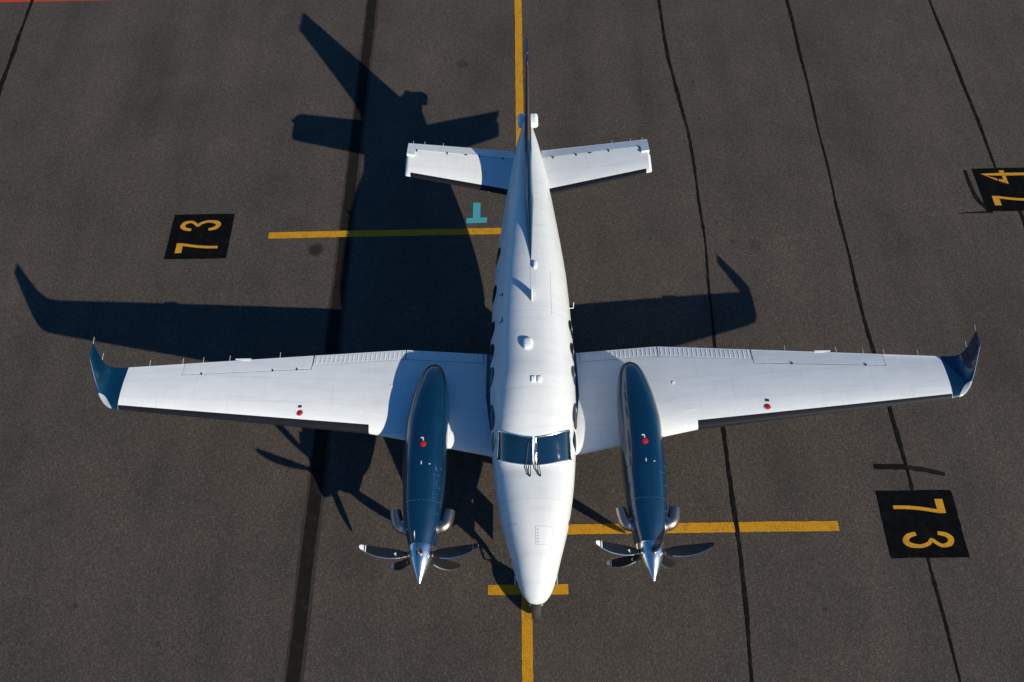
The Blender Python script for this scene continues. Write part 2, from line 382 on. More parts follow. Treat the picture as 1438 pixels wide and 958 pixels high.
ys = sorted(set([0, .004, .012, .025, .04, .06, .08, .11, .14] + [round(x, 4) for x in np.linspace(.17, 2.2, 42)] + [round(x, 4) for x in np.linspace(2.2, 3.0, 48)] + [round(x, 4) for x in np.linspace(3.0, 10.5, 110)]))
NP = 112
rings = [[sec(y, 2 * math.pi * k / NP + .001) for k in range(NP)] for y in ys]
mb = MB().rings(rings)
fus = mb.build('fuselage', ['white', 'navy'], plane, angle=60)
for p in fus.data.polygons:
    c = p.center
    if c.z < (1.50 if c.y > 2.9 else 1.30 if c.y > 1.0 else 0) and c.y < 7.0: p.material_index = 1
# windshield panes -------------------------------------------------
ytop = lambda x: 2.61 + .19 * (x / .63) ** 2
ybot = lambda x: 2.205 + .16 * (x / .66) ** 2
for s_ in (-1, 1):
    nx, ny = 22, 16; v = []; xi, xo = .030, .655
    def xx(a, b):    # b: 0 bottom .. 1 top
        return xi + (xo - .035 * b - xi) * a
    for i in range(nx + 1):
        for j in range(ny + 1):
            a, b = i / nx, j / ny; x = s_ * xx(a, b); y = ybot(x) + (ytop(x) - ybot(x)) * b
            v.append(on_top(x, y, .006))
    fc = [(i * (ny + 1) + j, (i + 1) * (ny + 1) + j, (i + 1) * (ny + 1) + j + 1, i * (ny + 1) + j + 1) for i in range(nx) for j in range(ny)]
    pane = obj('windshield_pane', v, fc, 'glass', plane, angle=80)
    loop = []
    for i in range(nx + 1): x = s_ * xx(i / nx, 0); loop.append(on_top(x, ybot(x), .006))
    for j in range(1, ny + 1): x = s_ * xx(1, j / ny); loop.append(on_top(x, ybot(x) + (ytop(x) - ybot(x)) * j / ny, .006))
    for i in range(nx - 1, -1, -1): x = s_ * xx(i / nx, 1); loop.append(on_top(x, ytop(x), .006))
    for j in range(ny - 1, -1, -1): x = s_ * xx(0, j / ny); loop.append(on_top(x, ybot(x) + (ytop(x) - ybot(x)) * j / ny, .006))
    MB().tube(loop, .013, 8, (False, False)).build('frame', 'chrome', pane)
# side windows -----------------------------------------------------
def side_window(side, y0, z0, ry, rz, name='cabin_window', shape=None, mat='sideglass', fr=.009):
    n = 28; rings_ = []
    for k in (0.02, .35, .7, 1.0):
        q = []
        for j in range(n):
            a = 2 * math.pi * j / n; dy, dz = ry * math.cos(a), rz * math.sin(a)
            if shape: dy, dz = shape(a)
            y, z = y0 + dy * k, z0 + dz * k
            q.append((side * (xside(y, z) + .005), y, z))
        rings_.append(q)
    o = MB().rings(rings_, True, (True, False)).build(name, mat, plane, angle=80)
    MB().tube(rings_[-1] + [rings_[-1][0]], fr, 6, (False, False)).build('frame', 'gunmetal' if name == 'cabin_window' else 'trimwhite', o)
    return o
for y in (6.72, 5.80, 4.97, 4.47, 3.97): side_window(-1, y, 2.13, .175, .20)
for y in (4.97, 4.47, 3.97): side_window(1, y, 2.13, .175, .20)
def cockpit_shape(a):
    c, s_ = math.cos(a), math.sin(a); q = (abs(c) ** 3.2 + abs(s_) ** 3.2) ** (-1 / 3.2)
    dy, dz = .15 * c * q, .17 * s_ * q
    return dy + dz * .35, dz
for s_ in (-1, 1):
    side_window(s_, 2.70, 2.00, 0, 0, 'cockpit_window', cockpit_shape, fr=.009)
    side_window(s_, 3.16, 2.10, .24, .17, fr=.010)
# wipers -----------------------------------------------------------
for x0, p1, p2 in ((-.085, (-.15, 2.22), (-.07, 2.24)), (.095, (.0, 2.22), (.07, 2.24))):
    base = (x0, 2.01)
    m = MB()
    def run(pts, rr, off=.03):
        q = []
        for a, b in zip(pts[:-1], pts[1:]):
            for k in range(8): q.append(on_top(a[0] + (b[0] - a[0]) * k / 8, a[1] + (b[1] - a[1]) * k / 8, off))
        q.append(on_top(*pts[-1], off)); m.tube(q, rr, 6)
    run([base, (p1[0] * .75 + base[0] * .25, 2.12), p1, (p1[0] + .05, 2.53)], .0085)
    run([(base[0] + .012, 2.01), p2], .007)
    m.tube([on_top(*base, -.01), on_top(*base, .04)], .016, 8)
    m.build('wiper', 'gunmetal', plane)
# nose hatch, thin plate -------------------------------------------
def top_panel(name, x0, x1, y0, y1, off, mat, parent, nx=6, ny=6, rim=True):
    v = []
    for i in range(nx + 1):
        for j in range(ny + 1):
            v.append(on_top(x0 + (x1 - x0) * i / nx, y0 + (y1 - y0) * j / ny, off))
    for i in range(nx + 1):
        for j in range(ny + 1):
            v.append(on_top(x0 + (x1 - x0) * i / nx, y0 + (y1 - y0) * j / ny, -.004))
    k = (nx + 1) * (ny + 1); fc = [(i * (ny + 1) + j, (i + 1) * (ny + 1) + j, (i + 1) * (ny + 1) + j + 1, i * (ny + 1) + j + 1) for i in range(nx) for j in range(ny)]
    for i in range(nx): 
        a, b = i * (ny + 1), (i + 1) * (ny + 1); fc += [(a, b, b + k, a + k), (a + ny, b + ny, b + ny + k, a + ny + k)]
    for j in range(ny):
        a = j; c = nx * (ny + 1) + j; fc += [(a, a + 1, a + 1 + k, a + k), (c, c + 1, c + 1 + k, c + k)]
    return obj(name, v, fc, mat, parent, angle=40)

top_panel('hatch_seal', -.005, .285, .865, 1.165, .0012, 'seam', plane)
hp = top_panel('nose_hatch', .0, .28, .87, 1.16, .004, 'white', plane)
for k in range(5):
    p = on_top(.035, .91 + k * .05, .006); MB().box(p, (.022, .012, .006)).build('latch', 'seam', hp)
# nose side seam lines
m = MB(); m.tube([on_top(x, 1.22, .0) for x in np.linspace(-.42, -.30, 5)], .003, 5); m.build('seam_line', 'seam', plane)
m = MB(); m.tube([on_top(.37, y, .0) for y in np.linspace(4.95, 5.95, 12)], .0028, 5); m.build('seam_line', 'seam', plane)
m = MB(); m.tube([on_top(-.01, y, .0) for y in np.linspace(5.45, 6.1, 8)], .0028, 5); m.build('seam_line', 'seam', plane)
for yy in (1.62, 3.44, 5.02, 6.35, 7.6):
    m = MB(); m.tube([Vector(sec(yy, a)) for a in np.linspace(.15, math.pi - .15, 50)], .0016, 5, (False, False)); m.build('skin_lap', 'seam', plane)
# pitot tubes
for s_ in (-1, 1):
    x = s_ * .335; m = MB()
    m.tube([(x * .9, .50, 1.30), (x + s_ * .02, .48, 1.28), (x + s_ * .03, .46, 1.28)], .012, 8)
    m.tube([(x + s_ * .03, .50, 1.28), (x + s_ * .03, .38, 1.28), (x + s_ * .03, .35, 1.28)], [.012, .011, .006], 8)
    m.build('pitot_tube', 'nickel', plane)
MB().box((-.44, .80, 1.38), (.012, .15, .10), .005).build('nose_placard', 'red', plane)
# emergency exit corner marks (starboard roof edge)
for y, s_ in ((5.55, 1), (4.92, -1)):
    m = MB()
    for (xa, ya, xb, yb) in ((-.60, y, -.55, y), (-.545, y + .008 * s_, -.545, y - .06 * s_)):
        q = [on_top(xa + (xb - xa) * k / 3, ya + (yb - ya) * k / 3, .001) for k in range(4)]
        m.tube(q, .011, 6)
    m.build('exit_mark', 'darkred', plane)
# roof antennas and bumps
def bump_box(name, x, y, sx_, sy_, h, bev=.03):
    n = nrm_top(x, y); q = Vector((0, 0, 1)).rotation_difference(n).to_matrix()
    p = on_top(x, y, h / 2 - .012); return MB().box(p, (sx_, sy_, h), bev, q).build(name, 'trimwhite', plane, angle=50)
dome_n = nrm_top(-.085, 4.30); dq = Vector((0, 0, 1)).rotation_difference(dome_n).to_matrix(); rr = []
for k, h_ in ((1.0, -.012), (1.0, .012), (.95, .032), (.82, .048), (.60, .057), (.30, .061), (.02, .062)):
    rr.append([on_top(-.085, 4.30) + dq @ Vector((.09 * k * math.copysign(abs(math.cos(a)) ** .65, math.cos(a)), .12 * k * math.copysign(abs(math.sin(a)) ** .65, math.sin(a)), h_)) for a in np.linspace(0, 2 * math.pi, 32, endpoint=False)])
MB().rings(rr).build('satellite_antenna', 'trimwhite', plane, angle=50)
bump_box('gps_antenna', .002, 3.58, .085, .115, .035, .03)
bump_box('gps_antenna', .112, 3.58, .085, .115, .035, .03)
bump_box('roof_fairing', .08, 6.05, .085, .17, .06, .035)
def blade_antenna(name, x, y, chord, h, sweep, tilt=0.0, base=None):
    b = base or on_top(x, y, -.01); m = MB(); rr = []
    for k, c in ((0, 1), (.5, .82), (.85, .62), (1, .35)):
        q = []
        for j in range(12):
            a = 2 * math.pi * j / 12
            q.append((b[0] + math.sin(a) * .016 * c + tilt * k * h, b[1] + sweep * k + chord * (.5 + .5 * math.cos(a) * c) - chord * .5, b[2] + h * k))
        rr.append(q)
    return m.rings(rr).build(name, 'trimwhite', plane)
blade_antenna('blade_antenna', .005, 5.32, .26, .22, .10)
m = MB(); xs_ = xside(5.55, 2.0); m.tube([(xs_ - .01, 5.55, 2.0), (xs_ + .07, 5.55, 2.0), (xs_ + .085, 5.68, 2.0)], .009, 8); m.build('rod_antenna', 'trimwhite', plane)
# tail cone end
m = MB().box((.02, 10.63, 1.97), (.46, .40, .14), .065); m.build('tail_fairing', 'trimwhite', plane, angle=50)
MB().tube([(.01, 10.36, 2.0), (.01, 10.46, 1.99)], [.125, .11], 16).build('tail_collar', 'trimwhite', plane)

# ------------------------------------------------------------------ aerofoil lofts
def foil(u, t):   # half thickness (fraction of chord)
    u = max(u, 0); return 5 * t * (.2969 * math.sqrt(u) - .126 * u - .3516 * u * u + .2843 * u**3 - .1036 * u**4)
def camber(u): return .02 * (1 - ((u - .3) / .7) ** 2) if u > .3 else .02 * (1 - ((u - .3) / .3) ** 2)
class Surf:
    """lifting surface; span coordinate q -> le, te, z, incidence, thickness; place() maps to 3D"""
    def __init__(s, le, te, z, inc, tc, cam=1.0, side=1): s.le, s.te, s.z, s.inc, s.tc, s.cam, s.side = le, te, z, inc, tc, cam, side
    def pt(s, q, uu, up, off=0.0):
        c = s.te(q) - s.le(q); h = foil(uu, s.tc(q)) * c + off
        return (s.side * q, s.le(q) + uu * c - (off if uu <= 0 else 0), s.z(q) + (camber(uu) * s.cam) * c + (h if up else -h) - (uu - .25) * c * math.tan(s.inc(q)))
    def piece(s, q0, q1, u0, u1, nq=8, off=0.0, mb=None, nu=16):
        mb = mb or MB(); rr = []
        f0 = u0 if callable(u0) else (lambda q: u0); f1 = u1 if callable(u1) else (lambda q: u1)
        for i in range(nq + 1):
            q = q0 + (q1 - q0) * i / nq; a, b = f0(q), f1(q)
            us = [a + (b - a) * (1 - math.cos(math.pi * .5 * k / nu)) for k in range(nu + 1)]
            up = [s.pt(q, x, True, off) for x in reversed(us)]
            dn = [s.pt(q, x, False, off) for x in (us[1:] if a <= 0 else us)]
            rr.append(up + dn)
        mb.rings(rr); return mb

DZ = {-1: 0.0, 1: 0.0}
def make_wing(side):
    le = lin([0, .82, 3.07, 7.66], [2.68, 2.805, 3.175, 3.47])
    te = lin([0, 2.5, 7.66], [5.09, 5.075, 4.36])
    zz = lambda q: 1.125 + .1275 * (q - .8)
    W = Surf(le, te, zz, lin([0, 7.66], [math.radians(3.5), math.radians(.5)]), lin([0, 2.5, 7.66], [.165, .155, .12]), 1.0, side)
    ch = lambda q: te(q) - le(q)
    fl = lambda q: 1 - .25 / ch(q); al = lambda q: 1 - (.33 - .028 * (q - 4.28)) / ch(q)
    mb = MB()
    W.piece(.55, .955, 0, 1, 2, mb=mb); W.piece(.955, 4.275, 0, lambda q: fl(q) - .006, 14, mb=mb)
    W.piece(4.275, 6.66, 0, lambda q: al(q) - .014, 8, mb=mb); W.piece(6.66, 7.66, 0, 1, 4, mb=mb)
    wing = mb.build('wing', 'wingwhite', plane, angle=40)
    # flaps with stiffening beads
    for q0, q1 in ((.965, 2.495), (2.515, 4.262)):
        fm = W.piece(q0, q1, fl, 1, 6)
        fo = fm.build('flap', 'wingwhite', wing, angle=40)
        n = int((q1 - q0) / .085); bm_ = MB()
        for k in range(n):
            q = q0 + .05 + (q1 - q0 - .1) * k / (n - 1)
            ua, ub = fl(q) + .012, 1 - .03 / ch(q); hw_ = .018
            A = [W.pt(q - hw_, ua, True, .0005), W.pt(q + hw_, ua, True, .0005), W.pt(q + hw_, ub, True, .0005), W.pt(q - hw_, ub, True, .0005)]
            B = [W.pt(q, ua + .006, True, .006), W.pt(q, ub - .006, True, .006)]
            bm_.add(A + B, [(0, 4, 5, 3), (1, 2, 5, 4), (0, 1, 4), (2, 3, 5)])
        bo = bm_.build('stiffening_beads', 'wingwhite', wing, smooth=False); tag(bo, kind='stuff')
    am = W.piece(4.29, 6.65, al, 1, 6); ai = am.build('aileron', 'wingwhite', wing, angle=40)
    # hinge fittings in the aileron gap, trim tab
    for q in ((4.55, 5.0, 6.3) if side < 0 else (4.98, 6.3)):
        p = W.pt(q, al(q) - .005, True, .002); MB().box(p, (.024, .05, .014), .003).build('hinge', 'gunmetal', wing)
    p = W.pt(5.6, 1.0, True, .004); MB().box((p[0], p[1] + .012, p[2]), (.30, .035, .010)).build('trim_tab', 'trimwhite', wing)
    # de-ice boot: shell over the leading edge
    rr = []
    for i in range(25):
        q = 3.085 + (7.652 - 3.085) * i / 24; ub = .074; us = [ub * (k / 14) ** 2 for k in range(15)]
        rr.append([W.pt(q, x, True, .006) for x in reversed(us)] + [W.pt(q, x, False, .006) for x in us[1:]] + [W.pt(q, ub, False, -.004), W.pt(q, ub, True, -.004)])
    MB().rings(rr).build('deice_boot', 'rubber', wing, angle=50)
    # bead of paint-coloured edge and access panel beside the boot
    a, b = (2.88, 3.05)
    A = [W.pt(q, x, True, .003) for q, x in ((a, .055), (b, .055), (b, .20), (a, .20))]; B = [W.pt(q, x, True, -.003) for q, x in ((a, .055), (b, .055), (b, .20), (a, .20))]
    obj('access_panel', A + B, [(0, 1, 2, 3), (4, 5, 6, 7), (0, 1, 5, 4), (1, 2, 6, 5), (2, 3, 7, 6), (3, 0, 4, 7)], 'trimwhite', wing, smooth=False)
    # fuel cap and its placard
    p = Vector(W.pt(4.37, .155, True, .0)); MB().tube([p - Vector((0, 0, .01)), p + Vector((0, 0, .006)), p + Vector((0, 0, .012))], [.055, .055, .045], 20).build('fuel_cap', 'red', wing)
    MB().box((p.x + .005, p.y, p.z + .014), (.012, .05, .006)).build('cap_latch', 'darkred', wing); MB().tube([p - Vector((0, 0, .01)), p + Vector((0, 0, .003))], .066, 20).build('cap_rim', 'seam', wing)
    p = Vector(W.pt(4.38, .235, True, .001)); MB().box(p, (.075, .05, .004)).build('placard', 'gunmetal', wing)
    p = Vector(W.pt(2.72, .52, True, .001)); MB().tube([p, p + Vector((0, 0, .0025))], .04, 18).build('inspection_cover', 'trimwhite', wing)
    # static wicks
    for q in (7.29, 6.70, 6.33, 5.85, 4.92):
        p = Vector(W.pt(q, .995, True, .0)); MB().tube([p, p + Vector((side * .0, .12, .012))], .003, 6).build('static_wick', 'trimwhite', wing)
    # blended winglet
    st = [(7.66, None, 3.47, 4.36, 6), (7.78, .015, 3.485, 4.35, 10), (7.885, .042, 3.535, 4.34, 24), (7.96, .09, 3.615, 4.335, 42), (8.012, .165, 3.72, 4.345, 60), (8.055, .27, 3.86, 4.385, 72), (8.085, .43, 4.04, 4.45, 76), (8.115, .61, 4.24, 4.53, 77), (8.118, .625, 4.32, 4.53, 77)]
    tt = [0, 1, 2, 3, 4, 5, 6, 7]; gg = [pchip(tt, [(q_[i] or 0) for q_ in st[:8]]) for i in range(5)]
    st = [tuple(g_(k / 4) for g_ in gg) for k in range(29)] + [st[8]]; NS = len(st) - 1
    rr = []; z0 = zz(7.66)
    def wl(k, uu, up, off=0.0):
        x, dz, l, t_, cant = st[k]; c = t_ - l; h = foil(uu, .11 if k < NS else .03) * c + off
        th = math.radians(cant); hh = camber(uu) * c * (1 - k / NS) + (h if up else -h)
        zb = z0 + (dz or 0) - (uu - .25) * c * math.tan(math.radians(.5))
        return (side * (x - math.sin(th) * hh), l + uu * c - (off if uu <= 0 else 0), zb + math.cos(th) * hh)
    us = [(1 - math.cos(math.pi * .5 * k / 14)) for k in range(15)]
    for k in range(len(st)):
        rr.append([wl(k, x, True, .002 if k == 0 else 0) for x in reversed(us)] + [wl(k, x, False, .002 if k == 0 else 0) for x in us[1:]])
    wo = MB().rings(rr).build('winglet', 'blue', wing, angle=45)
    # navigation light lens on the tip leading edge
    rr = []
    for k in range(4, 17):
        ub = .02 + .125 * math.sin(math.pi * (k - 4) / 12); uu = [ub * (j / 8) ** 2 for j in range(9)]
        rr.append([wl(k, x, True, .005) for x in reversed(uu)] + [wl(k, x, False, .005) for x in uu[1:]])
    MB().rings(rr).build('navigation_light', 'lens', wing, angle=70)
    for k in (20, 28):
        p = Vector(wl(k, .99, True)); MB().tube([p, p + Vector((0, .13, .02))], .003, 6).build('static_wick', 'trimwhite', wing)
    return W, wing
wings = {s_: make_wing(s_) for s_ in (-1, 1)}
# wing-root fillet (dark blue, partly fuselage-side shade put into the colour) behind the trailing edge and along the root
for s_ in (-1, 1):
    W = wings[s_][0]; rr = []
    for uu in np.linspace(.07, 1.0, 20):
        a = Vector(W.pt(.90, float(uu), True, .004)); q = []
        y = a.y; wfac = min(1, .12 + max(0, float(uu) - .07) / .5) ** .8
        for k in range(7):
            t_ = k / 6; z = a.z + (.0 + .13 * t_ * t_); x = (1 - t_) ** 1.6 * .90 + (1 - (1 - t_) ** 1.6) * (xside(y, z) - .01)
            x = (xside(y, z) - .01) + (x - xside(y, z) + .01) * wfac
            x = max(x, xside(y, z) - .02) if t_ > .9 else x
            q.append((s_ * x, y, z))
        rr.append(q)
    for y, k in ((5.12, .8), (5.25, .45), (5.4, .12)):
        base = rr[19]; q = []
        for j, p in enumerate(base):
            t_ = j / 6; xs_ = xside(y, p[2]) - .01
            q.append((s_ * (xs_ + (abs(p[0]) - xside(5.06, p[2])) * k), y, p[2]))
        rr.append(q)
    MB().rings(rr, closed=False).build('wing_root_fairing', 'navy', plane, angle=60)

# ------------------------------------------------------------------ nacelles, exhausts, propellers
n_top = pchip([.98, 1.3, 1.8, 2.5, 3.1, 3.7, 4.2, 4.5, 4.60], [1.695, 1.78, 1.88, 1.96, 1.965, 1.90, 1.78, 1.65, 1.54])
n_bot = pchip([.98, 1.3, 1.8, 2.5, 3.1, 3.7, 4.2, 4.60], [1.22, 1.05, .95, .92, .95, 1.05, 1.25, 1.42])
n_hw = pchip([.98, 1.3, 1.87, 2.55, 3.2, 3.75, 4.2, 4.45, 4.57, 4.60], [.222, .30, .365, .392, .388, .352, .275, .195, .095, .02])
n_x = lin([.98, 2.5, 3.3, 4.6], [2.0, 1.995, 1.985, 1.895])
PHASE = {-1: 18.0, 1: 13.0}
def make_engine(side):
    def ns(y, a, off=0.0):
        c, s_ = math.cos(a), math.sin(a); n = lin([.98, 1.6, 3.2, 4.6], [2.0, 2.5, 2.6, 2.2])(y); zm = lin([.98, 2, 3.5, 4.6], [1.47, 1.48, 1.50, 1.49])(y)
        h = n_top(y) - zm if s_ >= 0 else zm - n_bot(y)
        return (side * n_x(y) + (n_hw(y) + off) * math.copysign(abs(c) ** (2 / n), c), y, zm + (h + off) * math.copysign(abs(s_) ** (2 / n), s_))
    ys_ = list(np.linspace(.98, 4.4, 70)) + [4.44, 4.48, 4.51, 4.54, 4.56, 4.58, 4.592, 4.60]
    nac = MB().rings([[ns(float(y), 2 * math.pi * k / 72 + .002) for k in range(72)] for y in ys_]).build('nacelle', 'blue', plane, angle=50)
    X = side * 2.0
    # cowl seams and rivets
    for y, a0, a1 in ((1.74, .25, math.pi - .25), (2.0, 1.0, 1.9)):
        MB().tube([ns(y, a, .0005) for a in np.linspace(a0, a1, 30)], .0025, 5, (False, False)).build('cowl_seam', 'navy', nac)
    for a in (.55, 2.6):
        MB().tube([ns(float(y), a, .0005) for y in np.linspace(1.02, 2.9, 40)], .0025, 5, (False, False)).build('cowl_seam', 'navy', nac)
    for y, a in ((1.25, .62), (1.5, .62), (1.95, .62), (2.3, .62), (1.25, 2.53), (1.5, 2.53), (1.95, 2.53), (2.3, 2.53)):
        MB().box(Vector(ns(y, a, .001)), (.014, .04, .008), .003).build('latch', 'rivet', nac)
    rv = MB()
    for a in np.linspace(.45, math.pi - .45, 20):
        p = Vector(ns(1.70, float(a), .001)); rv.box(p, (.013, .012, .006))
    for y in np.linspace(1.76, 2.15, 9):
        for a in (1.05,): p = Vector(ns(float(y), a, .001)); rv.box(p, (.013, .012, .006))
    for a in np.linspace(.7, 1.15, 6): p = Vector(ns(2.16, float(a), .001)); rv.box(p, (.013, .012, .006))
    tag(rv.build('rivet_row', 'rivet', nac, smooth=False), kind='stuff')
    p = Vector(ns(2.72, 1.57)); MB().tube([p - Vector((0, 0, .008)), p + Vector((0, 0, .008)), p + Vector((0, 0, .013))], [.055, .055, .044], 20).build('filler_cap', 'red', nac)
    for dx, y, w_, l_ in ((-.01, 2.84, .05, .02), (0, 2.81, .016, .05), (-.005, 2.36, .016, .06), (.10, 2.34, .03, .015)):
        a = math.acos(max(-1, min(1, dx / n_hw(y)))); p = Vector(ns(y, a, .002)); MB().box(p, (w_, l_, .005)).build('placard', 'trimwhite', nac)
    # chin intake: polished lip and dark throat
    rr = []
    for y, k in ((1.20, 1.05), (1.03, 1.02), (.97, .96), (.965, .88), (1.0, .80)):
        rr.append([(X + .24 * k * math.cos(a), y, 1.20 + .125 * k * math.sin(a)) for a in np.linspace(0, 2 * math.pi, 28, endpoint=False)])
    MB().rings(rr, True, (False, False)).build('intake_lip', 'chrome', nac)
    MB().rings([[(X + .195 * math.cos(a), y, 1.20 + .10 * math.sin(a)) for a in np.linspace(0, 2 * math.pi, 24, endpoint=False)] for y in (1.0, 1.05)]).build('intake_throat', 'dark', nac)
    rr = []
    for y, k in ((1.05, 1.0), (1.25, 1.10), (1.55, 1.12), (1.9, .9), (2.1, .6)):
        rr.append([(X + .245 * k * math.cos(a), y, 1.20 - (k - 1) * .05 + .128 * k * math.sin(a)) for a in np.linspace(0, 2 * math.pi, 28, endpoint=False)])
    MB().rings(rr).build('intake_duct', 'blue', nac)
    # exhaust stacks
    for s_ in (-1, 1):
        pts = [(X + s_ * .20, 1.31, 1.46), (X + s_ * .27, 1.325, 1.46), (X + s_ * .33, 1.345, 1.462)]
        for k in range(1, 8):
            a = math.pi / 2 * k / 7 * .86; pts.append((X + s_ * (.33 + .12 * math.sin(a)), 1.345 + .13 * (1 - math.cos(a)) * 1.2, 1.462 + .01 * k / 7))
        q = Vector(pts[-1]); pts += [tuple(q + Vector((s_ * .022, .08, .006))), tuple(q + Vector((s_ * .038, .17, .012)))]
        rad = [.105, .112, .118] + [.120 - .002 * k for k in range(7)] + [.104, .096]
        ex = MB().tube(pts, rad, 20, (True, False))
        # open end: rolled back into a dark bore
        eo = ex.build('exhaust_stack', 'exhaust', nac, angle=60)
        MB().tube([pts[2], pts[3]], [.124, .124], 20).build('weld_ring', 'exhaust', nac)
        q1 = Vector(pts[-1]); d = (q1 - Vector(pts[-2])).normalized()
        MB().tube([q1 - d * .12, q1 - d * .004], [.089, .092], 20, (True, False)).build('exhaust_bore', 'dark', nac)
        MB().tube([(X + s_ * .27, 1.32, 1.46), (X + s_ * .30, 1.322, 1.46)], .124, 20).build('exhaust_flange', 'exhaust', nac)
    # propeller: empty-free parent = spinner mesh
    prof = [(.985, .228), (.97, .232), (.93, .229), (.86, .218), (.78, .198), (.70, .172), (.62, .142), (.54, .110), (.46, .074), (.40, .044), (.36, .022), (.335, .006), (.332, .001)]
    sy = pchip([p[0] for p in reversed(prof)], [p[1] for p in reversed(prof)])
    yy = [.985, .975, .96] + list(np.linspace(.94, .40, 26)) + [.38, .36, .35, .34, .335, .332]
    prop = MB().rings([[(sy(float(y)) * math.cos(a), float(y) - .82, sy(float(y)) * math.sin(a)) for a in np.linspace(0, 2 * math.pi, 40, endpoint=False)] for y in yy]).build('propeller', 'chrome', plane, angle=60)
    prop.location = (X, .82, 1.475)
    rv = MB()
    for a in np.linspace(0, 2 * math.pi, 40, endpoint=False):
        rv.box((.230 * math.cos(a), .955 - .82, .230 * math.sin(a)), (.009, .009, .009))
    tag(rv.build('screw_ring', 'gunmetal', prop, smooth=False), kind='stuff')
    # one feathered scimitar blade, shared by five
    rs = [.17, .22, .28, .38, .52, .66, .80, .90, .98, 1.03, 1.06, 1.072]
    cho = pchip([.17, .24, .38, .55, .72, .88, .98, 1.05, 1.072], [.075, .10, .165, .195, .19, .155, .115, .075, .035])
    off = pchip([.17, .38, .55, .75, .95, 1.072], [.0, -.012, -.018, -.006, .032, .075])
    tw = pchip([.17, .4, .75, 1.072], [math.radians(-26), math.radians(-14), math.radians(-3), math.radians(4)])
    thk = pchip([.17, .24, .4, .75, 1.072], [.070, .05, .026, .015, .006])
    def bsec(rad, u0=0.0, u1=1.0, o_=0.0, n=12):
        c = cho(rad); t_ = thk(rad); a = tw(rad); out = []
        us_ = [u0 + (u1 - u0) * (1 - math.cos(math.pi * k / n)) / 2 for k in range(n + 1)]
        for up, seq in ((1, us_), (-1, us_[-2:0:-1] if (u0 == 0 and u1 == 1) else us_[::-1])):
            for x in seq:
                hh = up * (t_ / 2 * (4 * x * (1 - x)) ** .6 * (1.25 - .5 * x) + o_)
                yv = off(rad) + (x - .42) * c - (o_ if x == 0 else 0)
                out.append((yv * math.sin(a) + hh * math.cos(a), yv * math.cos(a) - hh * math.sin(a), rad))
        return out
    body = MB().rings([bsec(x) for x in rs if x <= .99] + [bsec(.992)])
    tipm = MB().rings([bsec(x) for x in (.9925, 1.03, 1.06, 1.072)])
    ringm = MB().rings([bsec(x, o_=.0012) for x in (.955, .972)])
    edge = MB().rings([bsec(x, 0, .09, .0015, 6) for x in np.linspace(.36, 1.03, 14)])
    cuff = MB().tube([(0, 0, .15), (0, 0, .235), (0, 0, .25)], [.058, .058, .045], 18)
    cx_, cy_, cz_ = [sum(c) / 3 for c in zip(*[bsec(.46)[4], bsec(.46)[5], bsec(.50)[4]])]
    tri = MB()
    for sg in (1,):
        idx = 5 if sg > 0 else 19
        a_, b_, c_ = [Vector(bsec(x)[i]) + Vector((sg * .0016, 0, 0)) for x, i in ((.43, 4 if sg > 0 else 20), (.43, 7 if sg > 0 else 17), (.475, 6 if sg > 0 else 18))]
        tri.add([a_, b_, c_], [(0, 1, 2)])
    first = None
    def one_side(o):
        o.data.materials.append(M['blade'])
        for p in o.data.polygons:
            if p.center.x < -.0006 or p.normal.x < -.2: p.material_index = 1
    for k in range(5):
        ang = math.radians(PHASE[side] + 72 * k)
        R_ = Matrix.Rotation(math.pi / 2 - ang, 4, 'Y')
        if first is None:
            bo = body.build('blade', 'blade', prop, angle=50); kids = [tipm.build('blade_tip', 'tipwhite', prop, angle=50), ringm.build('tip_band', 'tipwhite', prop, angle=50),
                   edge.build('nickel_edge', 'nickel', prop, angle=50), cuff.build('blade_cuff', 'gunmetal', prop), tri.build('blade_decal', 'tipwhite', prop, smooth=False)]
            one_side(kids[0]); one_side(kids[1])
            first = [bo] + kids; use = first
        else:
            use = []
            for o in first:
                c = o.copy(); sc.collection.objects.link(c); c.parent = prop; use.append(c)
        for o in use: o.matrix_local = R_
    # main landing gear
    gx, gy = X, 3.85
    leg = MB().tube([(gx, gy - .05, 1.05), (gx, gy - .02, .70)], .06, 14).tube([(gx, gy - .02, .72), (gx, gy, .32)], .042, 14).tube([(gx + .13, gy, .30), (gx - .13, gy, .30)], .035, 12)
    leg.tube([(gx, gy + .03, .68), (gx, gy + .20, .52), (gx, gy + .04, .36)], .02, 8).tube([(gx, gy - .5, 1.0), (gx, gy - .04, .62)], .025, 8)
    go = leg.build('main_gear_leg', 'steel', plane)
    wheel(gx, gy, .30, .30, .19, go)
    for s_ in (-1, 1): MB().box((gx + s_ * .27, gy, .86), (.02, .85, .30), .008, Matrix.Rotation(s_ * .12, 3, 'Y')).build('gear_door', 'navy', go)
    return nac
def wheel(x, y, z, rad, wd, parent):
    prof = [(-.5, .55), (-.5, .80), (-.44, .93), (-.30, .99), (0, 1.0), (.30, .99), (.44, .93), (.5, .80), (.5, .55)]
    MB().rings([[(x + a * wd, y + rad * b * math.cos(t_), z + rad * b * math.sin(t_)) for t_ in np.linspace(0, 2 * math.pi, 40, endpoint=False)] for a, b in prof]).build('tyre', 'tyre', parent)
    MB().rings([[(x + a * wd, y + rad * b * math.cos(t_), z + rad * b * math.sin(t_)) for t_ in np.linspace(0, 2 * math.pi, 28, endpoint=False)] for a, b in ((-.53, .15), (-.53, .5), (-.46, .56), (.46, .56), (.53, .5), (.53, .15))]).build('rim', 'steel', parent)
for s_ in (-1, 1): make_engine(s_)
